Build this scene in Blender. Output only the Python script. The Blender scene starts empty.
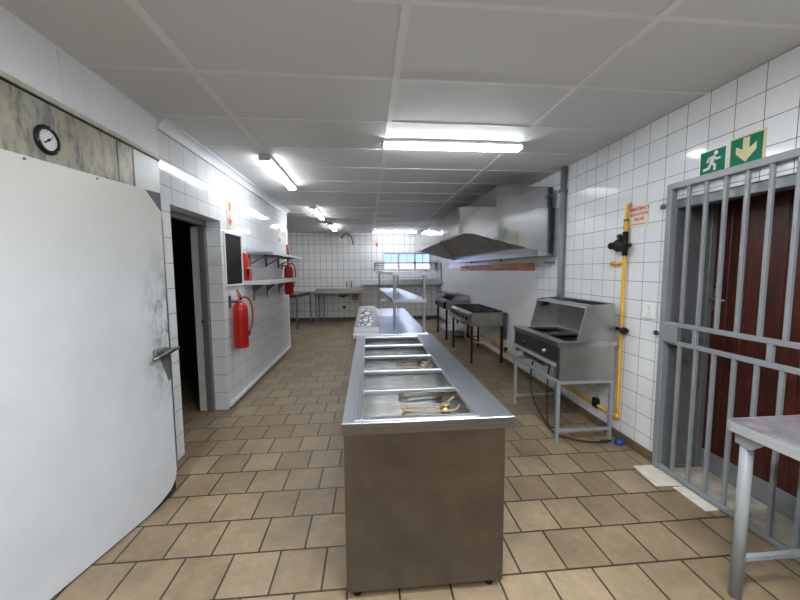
import bpy, bmesh, math, random
from mathutils import Vector, Matrix
random.seed(7)
SC = bpy.context.scene
COL = SC.collection
V = Vector

# ------------------------------------------------------------------ materials
def new_mat(name):
    m = bpy.data.materials.new(name); m.use_nodes = True
    nt = m.node_tree
    return m, nt, nt.nodes['Principled BSDF']

def nd(nt, t, **kw):
    n = nt.nodes.new(t)
    for k, v in kw.items(): setattr(n, k, v)
    return n

def ramp(nt, fac, stops):
    r = nd(nt, 'ShaderNodeValToRGB')
    el = r.color_ramp.elements
    while len(el) < len(stops): el.new(.5)
    for e, (p, c) in zip(el, stops):
        e.position = p; e.color = (*c, 1) if len(c) == 3 else c
    nt.links.new(fac, r.inputs[0]); return r.outputs[0]

def noise(nt, scale, detail=4, vec=None, rough=.55, stretch=None):
    n = nd(nt, 'ShaderNodeTexNoise'); n.inputs['Scale'].default_value = scale
    n.inputs['Detail'].default_value = detail; n.inputs['Roughness'].default_value = rough
    if vec is None:
        vec = nd(nt, 'ShaderNodeNewGeometry').outputs['Position']
    if stretch:
        mp = nd(nt, 'ShaderNodeMapping'); mp.inputs['Scale'].default_value = stretch
        nt.links.new(vec, mp.inputs[0]); vec = mp.outputs[0]
    nt.links.new(vec, n.inputs['Vector']); return n.outputs['Fac']

def bump(nt, b, h, strength=.2, dist=.01):
    n = nd(nt, 'ShaderNodeBump'); n.inputs['Strength'].default_value = strength
    n.inputs['Distance'].default_value = dist
    nt.links.new(h, n.inputs['Height']); nt.links.new(n.outputs[0], b.inputs['Normal']); return n

def mixc(nt, fac, a, b, mode='MIX'):
    n = nd(nt, 'ShaderNodeMix', data_type='RGBA', blend_type=mode)
    for s, v in ((n.inputs[0], fac), (n.inputs[6], a), (n.inputs[7], b)):
        if isinstance(v, (int, float)): s.default_value = v
        elif isinstance(v, tuple): s.default_value = (*v, 1)
        else: nt.links.new(v, s)
    return n.outputs[2]

def simple(name, col, rough=.5, metal=0, var=.12, scale=9, bmp=0, stretch=None, spec=.5):
    m, nt, b = new_mat(name)
    f = noise(nt, scale, stretch=stretch)
    lo = tuple(c * (1 - var) for c in col); hi = tuple(min(1, c * (1 + var)) for c in col)
    nt.links.new(ramp(nt, f, [(.3, lo), (.7, hi)]), b.inputs['Base Color'])
    b.inputs['Roughness'].default_value = rough; b.inputs['Metallic'].default_value = metal
    b.inputs['Specular IOR Level'].default_value = spec
    if bmp: bump(nt, b, f, bmp)
    return m

def steel(name, col=(.6, .61, .62), rough=.3, stretch=(1, 1, 1), var=.12, wave=0., wscale=1.6, stain=None, smear=.12, sscale=7):
    m, nt, b = new_mat(name)
    f = noise(nt, 13, 3, stretch=stretch)
    big = noise(nt, sscale, 5, rough=.65)
    lo = tuple(c * (1 - var) for c in col); hi = tuple(min(1, c * (1 + var)) for c in col)
    c = ramp(nt, f, [(.3, lo), (.7, hi)])
    if stain:
        c = mixc(nt, ramp(nt, big, [(.3, (0, 0, 0)), (.8, (1, 1, 1))]), c, stain)
    nt.links.new(c, b.inputs['Base Color'])
    b.inputs['Metallic'].default_value = 1
    b.inputs['Roughness'].default_value = rough
    if wave: bump(nt, b, noise(nt, wscale, 1), wave, .05)
    return m

def tile(name, u, v, wu, wv, u0, v0, col, grout, mortar=.0022, rough=.12, wob=.12, split=None, spec=.3):
    """glazed wall tiles; u, v: index of the world axes along the wall"""
    m, nt, b = new_mat(name)
    pos = nd(nt, 'ShaderNodeNewGeometry').outputs['Position']
    sp = nd(nt, 'ShaderNodeSeparateXYZ'); nt.links.new(pos, sp.inputs[0])
    def sh(i, o):
        a = nd(nt, 'ShaderNodeMath', operation='SUBTRACT'); nt.links.new(sp.outputs[i], a.inputs[0]); a.inputs[1].default_value = o
        return a.outputs[0]
    cb = nd(nt, 'ShaderNodeCombineXYZ')
    nt.links.new(sh(u, u0 - 40 * wu), cb.inputs[0]); nt.links.new(sh(v, v0 - 40 * wv), cb.inputs[1])
    br = nd(nt, 'ShaderNodeTexBrick'); br.offset = 0; br.squash = 1
    nt.links.new(cb.outputs[0], br.inputs['Vector'])
    br.inputs['Scale'].default_value = 1; br.inputs['Mortar Size'].default_value = mortar
    br.inputs['Mortar Smooth'].default_value = .1
    br.inputs['Brick Width'].default_value = wu; br.inputs['Row Height'].default_value = wv
    br.inputs['Color1'].default_value = (*col, 1)
    br.inputs['Color2'].default_value = (*[c * .95 for c in col], 1)
    br.inputs['Mortar'].default_value = (*grout, 1)
    if split:
        t = nd(nt, 'ShaderNodeMath', operation='GREATER_THAN'); nt.links.new(sp.outputs[u], t.inputs[0]); t.inputs[1].default_value = split[0]
        nt.links.new(mixc(nt, t.outputs[0], grout, split[1]), br.inputs['Mortar'])
    n1 = noise(nt, 1.7, 3)
    c = mixc(nt, ramp(nt, n1, [(.35, (0, 0, 0)), (.8, (.22, .22, .22))]), br.outputs['Color'], tuple(c * .86 for c in col))
    nt.links.new(c, b.inputs['Base Color'])
    rr = nd(nt, 'ShaderNodeMapRange'); nt.links.new(br.outputs['Fac'], rr.inputs[0]); rr.inputs[3].default_value = rough; rr.inputs[4].default_value = .7
    nt.links.new(rr.outputs[0], b.inputs['Roughness'])
    b.inputs['Specular IOR Level'].default_value = spec
    n2 = noise(nt, 5, 1)
    h = nd(nt, 'ShaderNodeMath', operation='MULTIPLY_ADD'); nt.links.new(br.outputs['Fac'], h.inputs[0]); h.inputs[1].default_value = -.25
    nt.links.new(n2, h.inputs[2])
    bump(nt, b, h.outputs[0], wob, .01)
    return m

def floor_mat():
    m, nt, b = new_mat('quarry floor tiles')
    pos = nd(nt, 'ShaderNodeNewGeometry').outputs['Position']
    mp = nd(nt, 'ShaderNodeMapping'); nt.links.new(pos, mp.inputs[0])
    mp.inputs['Location'].default_value = (.24 + .244 * 40, -1.807 + .2622 * 40, 0)
    br = nd(nt, 'ShaderNodeTexBrick'); br.offset = .5; br.offset_frequency = 2; br.squash = 1
    nt.links.new(mp.outputs[0], br.inputs['Vector'])
    br.inputs['Scale'].default_value = 1; br.inputs['Mortar Size'].default_value = .0055; br.inputs['Mortar Smooth'].default_value = .15
    br.inputs['Brick Width'].default_value = .244; br.inputs['Row Height'].default_value = .2622
    br.inputs['Color1'].default_value = (.31, .238, .152, 1); br.inputs['Color2'].default_value = (.225, .167, .105, 1)
    br.inputs['Mortar'].default_value = (.035, .026, .018, 1)
    n1 = noise(nt, 3.2, 6, rough=.7); n2 = noise(nt, 22, 5, rough=.7)
    c = mixc(nt, .8, br.outputs['Color'], ramp(nt, n1, [(.32, (.62, .6, .57)), (.68, (1.15, 1.13, 1.08))]), 'MULTIPLY')
    c = mixc(nt, .7, c, ramp(nt, n2, [(.3, (.8, .8, .8)), (.7, (1.1, 1.1, 1.1))]), 'MULTIPLY')
    nt.links.new(c, b.inputs['Base Color'])
    rr = nd(nt, 'ShaderNodeMapRange'); nt.links.new(n1, rr.inputs[0]); rr.inputs[1].default_value = .3; rr.inputs[2].default_value = .7
    rr.inputs[3].default_value = .34; rr.inputs[4].default_value = .58
    nt.links.new(rr.outputs[0], b.inputs['Roughness'])
    h = nd(nt, 'ShaderNodeMath', operation='MULTIPLY_ADD'); nt.links.new(br.outputs['Fac'], h.inputs[0]); h.inputs[1].default_value = -1
    s = nd(nt, 'ShaderNodeMath', operation='MULTIPLY'); nt.links.new(n2, s.inputs[0]); s.inputs[1].default_value = .35
    nt.links.new(s.outputs[0], h.inputs[2])
    bump(nt, b, h.outputs[0], .35, .006)
    return m

def emit(name, col, st):
    m, nt, b = new_mat(name)
    b.inputs['Base Color'].default_value = (*col, 1)
    b.inputs['Emission Color'].default_value = (*col, 1); b.inputs['Emission Strength'].default_value = st
    return m

def glass_mat():
    m, nt, b = new_mat('window glass')
    out = nt.nodes['Material Output']; nt.nodes.remove(b)
    t = nd(nt, 'ShaderNodeBsdfTransparent'); g = nd(nt, 'ShaderNodeBsdfGlossy'); g.inputs['Roughness'].default_value = .05
    t.inputs[0].default_value = (.93, .95, 1, 1)
    mx = nd(nt, 'ShaderNodeMixShader'); mx.inputs[0].default_value = .08
    nt.links.new(t.outputs[0], mx.inputs[1]); nt.links.new(g.outputs[0], mx.inputs[2]); nt.links.new(mx.outputs[0], out.inputs[0])
    return m

def header_mat():
    m, nt, b = new_mat('stained galvanised sheet')
    n1 = noise(nt, 5, 6, rough=.7, stretch=(1, 1, .45)); n2 = noise(nt, 9, 5, rough=.75, stretch=(1, 2.2, .6)); n3 = noise(nt, 30, 4)
    pos = nd(nt, 'ShaderNodeNewGeometry').outputs['Position']
    sp = nd(nt, 'ShaderNodeSeparateXYZ'); nt.links.new(pos, sp.inputs[0])
    c = ramp(nt, n1, [(.3, (.28, .28, .245)), (.48, (.40, .355, .26)), (.6, (.37, .365, .315)), (.75, (.21, .22, .21))])
    c = mixc(nt, ramp(nt, n2, [(.47, (0, 0, 0)), (.64, (.9, .9, .9))]), c, (.105, .12, .125))
    c = mixc(nt, ramp(nt, n3, [(.62, (0, 0, 0)), (.75, (.5, .5, .5))]), c, (.46, .45, .40))
    cl = nd(nt, 'ShaderNodeMapRange'); nt.links.new(sp.outputs[1], cl.inputs[0]); cl.inputs[1].default_value = 2.505; cl.inputs[2].default_value = 2.515
    c = mixc(nt, cl.outputs[0], c, (.40, .405, .39))          # the last strip is a newer clean sheet
    nt.links.new(c, b.inputs['Base Color'])
    b.inputs['Metallic'].default_value = .35; b.inputs['Roughness'].default_value = .42
    bump(nt, b, n2, .15)
    return m

def cold_door_mat():
    m, nt, b = new_mat('white coldroom door paint')
    pos = nd(nt, 'ShaderNodeNewGeometry').outputs['Position']
    sp = nd(nt, 'ShaderNodeSeparateXYZ'); nt.links.new(pos, sp.inputs[0])
    n1 = noise(nt, 2.2, 5, rough=.65); n2 = noise(nt, 14, 6, rough=.75, stretch=(1, 1, .5)); n3 = noise(nt, 40, 3, stretch=(1, 1.0, 4))
    base = ramp(nt, n1, [(.3, (.51, .535, .565)), (.7, (.59, .615, .65))])
    top = nd(nt, 'ShaderNodeMapRange'); nt.links.new(sp.outputs[2], top.inputs[0]); top.inputs[1].default_value = 1.2; top.inputs[2].default_value = 1.95; top.inputs[4].default_value = .75
    c = mixc(nt, top.outputs[0], base, (.55, .545, .475))      # cream tone mixed in towards the top
    # green-black grime along the closing edge
    e = nd(nt, 'ShaderNodeMapRange'); nt.links.new(sp.outputs[1], e.inputs[0]); e.inputs[1].default_value = 2.17; e.inputs[2].default_value = 2.36
    z = nd(nt, 'ShaderNodeMapRange'); nt.links.new(sp.outputs[2], z.inputs[0]); z.inputs[1].default_value = .6; z.inputs[2].default_value = .9
    z2 = nd(nt, 'ShaderNodeMapRange'); nt.links.new(sp.outputs[2], z2.inputs[0]); z2.inputs[1].default_value = 1.75; z2.inputs[2].default_value = 1.2
    a = nd(nt, 'ShaderNodeMath', operation='MULTIPLY'); nt.links.new(e.outputs[0], a.inputs[0]); nt.links.new(z.outputs[0], a.inputs[1])
    a1 = nd(nt, 'ShaderNodeMath', operation='MULTIPLY'); nt.links.new(a.outputs[0], a1.inputs[0]); nt.links.new(z2.outputs[0], a1.inputs[1])
    a2 = nd(nt, 'ShaderNodeMath', operation='MULTIPLY'); nt.links.new(a1.outputs[0], a2.inputs[0])
    nt.links.new(ramp(nt, n2, [(.42, (0, 0, 0)), (.6, (1, 1, 1))]), a2.inputs[1])
    c = mixc(nt, a2.outputs[0], c, (.11, .13, .08))
    c = mixc(nt, ramp(nt, n3, [(.74, (0, 0, 0)), (.78, (.7, .7, .7))]), c, (.35, .35, .34))
    nt.links.new(c, b.inputs['Base Color'])
    b.inputs['Roughness'].default_value = .34
    bump(nt, b, n1, .25, .02)
    return m

def wood_door_mat():
    m, nt, b = new_mat('red stained hardwood boards')
    n = noise(nt, 6, 5, stretch=(1, 8, .7)); w = noise(nt, 2.5, 2, stretch=(1, 3, .3))
    c = ramp(nt, n, [(.3, (.035, .009, .006)), (.55, (.078, .016, .010)), (.75, (.115, .025, .014))])
    c = mixc(nt, .6, c, ramp(nt, w, [(.35, (.55, .5, .5)), (.7, (1.2, 1.1, 1.1))]), 'MULTIPLY')
    nt.links.new(c, b.inputs['Base Color']); b.inputs['Roughness'].default_value = .38
    return m

def blot_mat():
    m, nt, b = new_mat('white sheet with dark shapes')
    pos = nd(nt, 'ShaderNodeNewGeometry').outputs['Position']
    mp = nd(nt, 'ShaderNodeMapping'); mp.inputs['Scale'].default_value = (14, 3.6, 1); nt.links.new(pos, mp.inputs[0])
    vo = nd(nt, 'ShaderNodeTexVoronoi', feature='DISTANCE_TO_EDGE'); vo.inputs['Scale'].default_value = 1
    nt.links.new(mp.outputs[0], vo.inputs['Vector'])
    nt.links.new(ramp(nt, vo.outputs['Distance'], [(.07, (.03, .03, .03)), (.12, (.86, .86, .86))]), b.inputs['Base Color'])
    b.inputs['Roughness'].default_value = .4
    return m

M = {}
M['ceil'] = simple('painted ceiling board', (.64, .64, .64), .6, var=.03, scale=1.3, bmp=.08)
M['batten'] = simple('white ceiling strip', (.72, .715, .71), .5, var=.03)
M['white_paint'] = simple('white wall paint', (.78, .80, .83), .45, var=.04, scale=2, bmp=.04)
M['rear_darkened'] = simple('darkened rear wall', (.10, .085, .07), .6, var=.05)  # unseen end wall, darkened so the steel reflects a dim rear
M['cement'] = simple('pale cement', (.40, .36, .29), .6, var=.3, scale=8)
M['cream_trim'] = simple('cream trim paint', (.50, .48, .38), .5, var=.2, scale=12)
M['store_shade'] = simple('storeroom wall with painted shade', (.03, .03, .032), .7, var=.1)  # the unlit look of the storeroom is put into its wall colour
M['door_white'] = simple('white door lining', (.55, .55, .53), .5, var=.1)
M['tile_l'] = tile('left wall tiles', 1, 2, .2095, .196, 2.95, 2.155, (.79, .80, .81), (.17, .17, .175), .0024, .09, .07, spec=.16)
M['tile_end'] = tile('left wall end tiles', 0, 2, .2095, .196, -1.53, 2.155, (.77, .785, .80), (.30, .30, .30), .0024, .1, .1)
M['tile_r'] = tile('right wall tiles', 1, 2, .159, .153, 2.445, 2.472, (.76, .77, .78), (.07, .07, .075), .0021, .12, .12, split=(4.42, (.56, .57, .58)))
M['tile_b'] = tile('back wall tiles', 0, 2, .168, .25, -2.25, 2.54, (.83, .825, .82), (.15, .15, .15), .0045, .12, .1)
M['floor'] = floor_mat()
M['skirt'] = simple('brown skirting tile', (.13, .09, .055), .4, var=.25, scale=14)
M['pale_tile'] = simple('pale cream patch tile', (.62, .58, .49), .4, var=.1, scale=12)
M['header'] = header_mat()
M['cold_door'] = cold_door_mat()
M['wood'] = wood_door_mat()
M['steel'] = steel('brushed stainless steel', (.56, .57, .585), .3, (1, 12, 1), .05, wave=.03, wscale=2, smear=.04)
M['steel_top'] = steel('worn stainless worktop', (.66, .685, .73), .28, (14, 1, 1), .03, smear=.03, sscale=2)
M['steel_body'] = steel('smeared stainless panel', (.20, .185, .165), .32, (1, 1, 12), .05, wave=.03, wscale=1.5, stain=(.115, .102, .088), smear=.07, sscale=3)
M['steel_well'] = steel('stainless water bath', (.38, .385, .39), .2, (1, 6, 1), .06, wave=.08, wscale=5, stain=(.27, .265, .255), smear=.05)
M['steel_hood'] = steel('polished stainless hood', (.46, .46, .47), .13, (1, 1, 10), .03, wave=.22, wscale=2.4, smear=.03, sscale=3)
M['steel_dull'] = steel('dull stained stainless', (.40, .395, .38), .4, (1, 1, 10), .06, wave=.03, wscale=2, stain=(.27, .25, .22), smear=.06)
M['steel_tray'] = steel('satin grey steel', (.42, .425, .44), .38, (1, 12, 1), .05)
M['steel_side'] = steel('streaked stainless', (.52, .51, .49), .42, (1, 1, 10), .06, stain=(.36, .345, .32), smear=.06, sscale=5)
M['steel_mid'] = steel('grey worn stainless', (.27, .27, .28), .4, (1, 1, 8), .08)
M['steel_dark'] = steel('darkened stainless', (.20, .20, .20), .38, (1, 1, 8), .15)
M['filter'] = simple('greasy baffle steel', (.60, .59, .57), .36, .45, var=.15, scale=5)
M['hood_lit'] = simple('brightened hood lining', (.78, .785, .79), .4, .15, var=.04)  # near-white colour stands in for light missing inside the hood
M['zinc_top'] = simple('worn zinc tabletop', (.27, .245, .265), .4, .45, var=.35, scale=13, bmp=.05)
M['edge_steel'] = simple('bright metal edge', (.56, .57, .58), .32, .45, var=.06)
M['chrome'] = steel('chrome', (.75, .75, .76), .12, var=.03)
M['gate'] = simple('grey gate enamel', (.215, .23, .24), .4, .0, var=.06)
M['leg_grey'] = simple('grey leg enamel', (.26, .28, .29), .42, .0, var=.08)
M['conduit'] = simple('grey conduit paint', (.19, .20, .21), .4, .1, var=.08)
M['jamb'] = simple('dark grey steel frame', (.115, .12, .125), .4, .2, var=.1)
M['jamb_mid'] = simple('grey steel door lining', (.17, .175, .18), .42, .2, var=.1)
M['black'] = simple('black enamel', (.007, .007, .007), .42, var=.3, spec=.3)
M['black_board'] = simple('black board face', (.008, .008, .009), .6, var=.15, spec=.15)
M['rubber'] = simple('black rubber', (.015, .015, .015), .6, var=.2)
M['iron'] = simple('cast iron', (.022, .021, .02), .55, .4, var=.3, scale=40, bmp=.2)
M['red'] = simple('red fire enamel', (.42, .013, .011), .28, var=.06)
M['orange_red'] = simple('orange red plastic', (.56, .04, .018), .4, var=.08)
M['yellow'] = simple('yellow gas pipe paint', (.72, .40, .02), .38, var=.1, scale=16)
M['orange_hose'] = simple('orange gas hose', (.66, .28, .06), .5, var=.1)
M['brass'] = steel('brass', (.50, .36, .16), .32, var=.15)
M['scale'] = simple('scaled brass element', (.25, .19, .10), .5, .1, var=.35, scale=30)
M['white_plastic'] = simple('white plastic', (.78, .78, .78), .35, var=.03)
M['dial'] = simple('white dial face', (.72, .73, .74), .35, var=.03)
M['wood_rail'] = simple('scorched orange wood', (.46, .17, .05), .45, var=.7, scale=3, stretch=(1, 1.2, 6))
M['green'] = simple('exit sign green', (.0, .16, .075), .5, var=.05, spec=.12)
M['cream'] = simple('luminous cream', (.68, .60, .36), .5, var=.05, spec=.12)
M['sign_white'] = simple('sign white', (.80, .82, .80), .5, var=.03, spec=.12)
M['sign_cream'] = simple('faded sign cream', (.66, .60, .48), .4, var=.06)
M['sign_red'] = simple('sign red', (.52, .035, .03), .4, var=.06)
M['sign_orange'] = simple('sign orange red', (.72, .16, .08), .4, var=.08)
M['blue'] = simple('blue plastic', (.015, .05, .22), .4, var=.1)
M['shelf_wht'] = simple('white shelf', (.62, .62, .61), .4, var=.06)
M['shelf_under'] = simple('grey bracket steel', (.20, .20, .195), .45, .3, var=.1)
M['tube'] = emit('lit fluorescent tube', (.90, .955, 1), 25)
M['tube_soft'] = emit('dimmed fluorescent tube', (.92, .96, 1), 19)  # same kind of tube, dimmed to hold down glare on nearby walls
M['housing'] = simple('white light housing', (.75, .76, .77), .4, var=.03)
M['cap_grey'] = simple('grey lamp end cap', (.6, .6, .6), .5, var=.05)
M['glass'] = glass_mat()
M['blot'] = blot_mat()
M['frame_cream'] = simple('window frame paint', (.52, .47, .44), .5, var=.05)
M['pink_wall'] = simple('pale pink outside wall', (.82, .66, .72), .8, var=.1, scale=3)
M['cardboard'] = simple('brown board', (.23, .14, .07), .7, var=.2)

# ------------------------------------------------------------------ mesh builder
class MB:
    def __init__(s): s.bm = bmesh.new()
    def _poly(s, co, smooth=False):
        vs = [s.bm.verts.new(c) for c in co]
        f = s.bm.faces.new(vs); f.smooth = smooth; return f
    def box(s, x0, x1, y0, y1, z0, z1, bev=0, rot=None, seg=1):
        r = bmesh.ops.create_cube(s.bm, size=1)
        vs = r['verts']
        c = V(((x0 + x1) / 2, (y0 + y1) / 2, (z0 + z1) / 2)); d = (x1 - x0, y1 - y0, z1 - z0)
        if bev:
            for v in vs: v.co = V((v.co.x * d[0], v.co.y * d[1], v.co.z * d[2]))
            es = list({e for v in vs for e in v.link_edges})
            g = bmesh.ops.bevel(s.bm, geom=es, offset=min(bev, min(abs(q) for q in d) * .45), segments=seg, affect='EDGES', profile=.5)
            vs = list({v for f in g['faces'] for v in f.verts} | {v for v in vs if v.is_valid})
        else:
            for v in vs: v.co = V((v.co.x * d[0], v.co.y * d[1], v.co.z * d[2]))
        for v in vs:
            v.co = (rot @ v.co if rot else v.co) + c
        return s
    def prism(s, pts, ext):
        """pts: planar outline in 3-D, ext: extrusion vector"""
        e = V(ext); a = [s.bm.verts.new(V(p)) for p in pts]; b = [s.bm.verts.new(V(p) + e) for p in pts]
        n = len(a)
        fs = [s.bm.faces.new(a), s.bm.faces.new(list(reversed(b)))]
        for i in range(n):
            fs.append(s.bm.faces.new([a[i], b[i], b[(i + 1) % n], a[(i + 1) % n]]))
        bmesh.ops.recalc_face_normals(s.bm, faces=fs)
        return s
    def tube(s, path, r, seg=12, cap=True):
        P = [V(p) for p in path]; R = r if isinstance(r, (list, tuple)) else [r] * len(P)
        up = None; rings = []
        for i, p in enumerate(P):
            t = (P[min(i + 1, len(P) - 1)] - P[max(i - 1, 0)]).normalized()
            if up is None:
                up = t.orthogonal().normalized()
            else:
                up = (up - t * up.dot(t)); up = up.normalized() if up.length > 1e-6 else t.orthogonal().normalized()
            sd = t.cross(up)
            rings.append([s.bm.verts.new(p + (up * math.cos(k * 2 * math.pi / seg) + sd * math.sin(k * 2 * math.pi / seg)) * R[i]) for k in range(seg)])
        for a, b in zip(rings, rings[1:]):
            for k in range(seg):
                f = s.bm.faces.new([a[k], a[(k + 1) % seg], b[(k + 1) % seg], b[k]]); f.smooth = True
        if cap:
            s.bm.faces.new(list(reversed(rings[0]))); s.bm.faces.new(rings[-1])
        return s
    def cyl(s, p0, p1, r, seg=16, r2=None):
        return s.tube([p0, p1], [r, r if r2 is None else r2], seg)
    def lathe(s, c, prof, seg=24, axis=(0, 0, 1)):
        """prof: (radius, height) along axis from point c"""
        ax = V(axis).normalized(); u = ax.orthogonal().normalized(); w = ax.cross(u); c = V(c)
        rings = []
        for r, h in prof:
            r = max(r, 1e-4)
            rings.append([s.bm.verts.new(c + ax * h + (u * math.cos(k * 2 * math.pi / seg) + w * math.sin(k * 2 * math.pi / seg)) * r) for k in range(seg)])
        for a, b in zip(rings, rings[1:]):
            for k in range(seg):
                f = s.bm.faces.new([a[k], a[(k + 1) % seg], b[(k + 1) % seg], b[k]]); f.smooth = True
        s.bm.faces.new(list(reversed(rings[0]))); s.bm.faces.new(rings[-1])
        return s
    def build(s, name, mat, parent=None, local=False):
        me = bpy.data.meshes.new(name)
        bmesh.ops.recalc_face_normals(s.bm, faces=s.bm.faces[:])
        off = V((0, 0, 0))
        if not local:
            if parent is not None:
                p = parent
                while p is not None: off += p.location; p = p.parent
            else:
                xs = [v.co for v in s.bm.verts]
                off = V(((min(v.x for v in xs) + max(v.x for v in xs)) / 2, (min(v.y for v in xs) + max(v.y for v in xs)) / 2, min(v.z for v in xs)))
            for v in s.bm.verts: v.co -= off
        s.bm.to_mesh(me); s.bm.free()
        me.materials.append(M[mat])
        o = bpy.data.objects.new(name, me); COL.objects.link(o)
        if parent is not None: o.parent = parent
        elif not local: o.location = off
        return o

def curve(pts, n=6):
    """smooth path through points"""
    P = [V(p) for p in pts]; out = []
    for i in range(len(P) - 1):
        a, b, c, d = P[max(i - 1, 0)], P[i], P[i + 1], P[min(i + 2, len(P) - 1)]
        for k in range(n):
            t = k / n
            out.append(.5 * ((2 * b) + (c - a) * t + (2 * a - 5 * b + 4 * c - d) * t * t + (3 * b - a - 3 * c + d) * t ** 3))
    return out + [P[-1]]

def tag(o, label, cat, group=None):
    o['label'] = label; o['category'] = cat
    if group: o['group'] = group
    return o
def thing(name, loc, label, cat, group=None, rz=0):
    o = bpy.data.objects.new(name, None); COL.objects.link(o)
    o.empty_display_size = .1; o.location = loc; o.rotation_euler = (0, 0, rz)
    return tag(o, label, cat, group)
def struct(mb, name, mat, parent=None):
    o = mb.build(name, mat, parent)
    if parent is None: o['kind'] = 'structure'
    return o
def copy_tree(o, parent=None):
    c = o.copy(); COL.objects.link(c)
    if parent is not None: c.parent = parent
    for ch in [x for x in SC.objects if x.parent == o]: copy_tree(ch, c)
    return c

def wall_text(body, size, origin, xdir, ydir, name, mat, parent, thick=.001, bold=0):
    cu = bpy.data.curves.new(name, 'FONT'); cu.body = body; cu.size = size; cu.align_x = 'CENTER'; cu.align_y = 'CENTER'
    cu.extrude = thick; cu.offset = bold
    t = bpy.data.objects.new('t', cu); COL.objects.link(t)
    bpy.context.view_layer.update()
    me = bpy.data.meshes.new_from_object(t.evaluated_get(bpy.context.evaluated_depsgraph_get()))
    bpy.data.objects.remove(t); bpy.data.curves.remove(cu)
    x = V(xdir); y = V(ydir); z = x.cross(y)
    off = V((0, 0, 0)); p = parent
    while p is not None: off += p.location; p = p.parent
    for v in me.vertices: v.co = V(origin) + x * v.co.x + y * v.co.y + z * v.co.z - off
    me.materials.clear(); me.materials.append(M[mat])
    o = bpy.data.objects.new(name, me); COL.objects.link(o); o.parent = parent
    return o

# ------------------------------------------------------------------ camera
cam = bpy.data.cameras.new('camera'); co = bpy.data.objects.new('camera', cam); COL.objects.link(co)
cam.sensor_width = 36; cam.lens = 348 / 800 * 36; cam.clip_start = .02
R_ = ((0.99584682, -0.09085999, -0.00579467), (-0.01340493, -0.08337314, -0.99642823), (0.09005234, 0.99236756, -0.08424485))
mw = Matrix.Identity(4)
for i in range(3):
    mw[i][0] = R_[0][i]; mw[i][1] = -R_[1][i]; mw[i][2] = -R_[2][i]
mw.translation = (0, 0, 1.5)
co.matrix_world = mw
SC.camera = co

# ------------------------------------------------------------------ room
XL, XR, YB, ZC, YF = -1.53, 2.19, 10.6, 2.626, -3.2
XFL = -3.6
struct(MB().box(-4.2, 3.2, YF - .2, YB + .2, -.12, 0), 'floor', 'floor')
struct(MB().box(-4.2, 3.2, YF - .2, YB + .2, ZC, ZC + .12), 'ceiling', 'ceil')
m = MB()
for x in (.178, 1.32, -.965): m.box(x - .021, x + .021, YF, YB, ZC - .006, ZC + .002)
m.box(-2.12, -2.08, 6.9, YB, ZC - .006, ZC + .002)
for k in range(-6, 16):
    y = 1.55 + .6 * k
    if YF < y < YB: m.box(XL if y < 6.9 else XFL, XR, y - .013, y + .013, ZC - .004, ZC + .002)
struct(m, 'trim_1', 'batten')
# left wall: tiled part with doorway, bulkhead over the cold room
m = MB()
D0, D1, DZ = 2.912, 3.835, 2.028
m.box(XL - .145, XL, 2.8, D0, 0, ZC)
m.box(XL - .145, XL, D0, D1, DZ, ZC)
m.box(XL - .145, XL, D1, 6.8, 0, ZC)
struct(m, 'wall_left', 'tile_l')
m = MB(); m.box(XL - .10, XL + .004, 6.8, 6.85, 0, ZC); m.box(XFL, XL - .0, 6.852, 6.9, 0, ZC)
struct(m, 'wall_left_end', 'white_paint')
struct(MB().box(XFL - .2, XFL, 6.8, YB + .1, 0, ZC), 'wall_far_left', 'tile_l')
m = MB(); m.box(XL - .15, XL, YF, 2.8, 2.345, ZC)
struct(m, 'wall_left_bulkhead', 'white_paint')
m = MB(); m.box(XL - .02, XL + .012, YF, 2.802, 2.322, 2.348, .004); struct(m, 'trim_2', 'cream_trim')
m = MB(); m.box(XL - .02, XL + .005, YF, 2.80, 2.312, 2.322); struct(m, 'trim_gap_shade', 'black')  # black strip paints the shaded gap under the cream trim
m = MB(); m.box(XL - .02, XL + .0025, 2.13, 2.136, 2.352, ZC); m.box(XL, XL + .006, 1.98, 2.005, 2.35, ZC); struct(m, 'trim_3', 'white_paint')
# cove between the left wall and the ceiling
m = MB(); pr = [(XL, 2.80, ZC - .075)]
for k in range(7):
    a = k / 6 * math.pi / 2
    pr.append((XL + .075 - .062 * math.cos(a) , 2.80, ZC - .075 + .062 * math.sin(a) * 1.05))
pr += [(XL + .075, 2.80, ZC), (XL, 2.80, ZC)]
m.prism(pr, (0, 4.05, 0)); struct(m, 'trim_4', 'white_paint')
m = MB(); m.box(XL, XL + .022, D1 + .02, 6.84, .018, .072, .006); struct(m, 'baseboard_left', 'white_paint')
m = MB(); m.box(XL - .02, XL + .006, D1 + .02, 6.84, 0, .018); struct(m, 'trim_5', 'black')
# cold room shell
m = MB(); m.box(XL - .12, XL - .02, YF, 2.8, 0, 1.96); struct(m, 'wall_cold_room', 'jamb_mid')
m = MB(); m.box(XL - .12, XL, .4, 2.8, 1.90, 2.316, .003)
struct(m, 'wall_cold_room_header', 'header')
m = MB(); m.box(XL - .02, XL + .003, 2.715, 2.80, 0, 1.90, .002); struct(m, 'trim_6', 'steel_dull')
m = MB()
for y in (2.365, 2.51): m.box(XL, XL + .003, y - .004, y + .004, 1.95, 2.31)
struct(m, 'trim_7', 'steel_dark')
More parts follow.
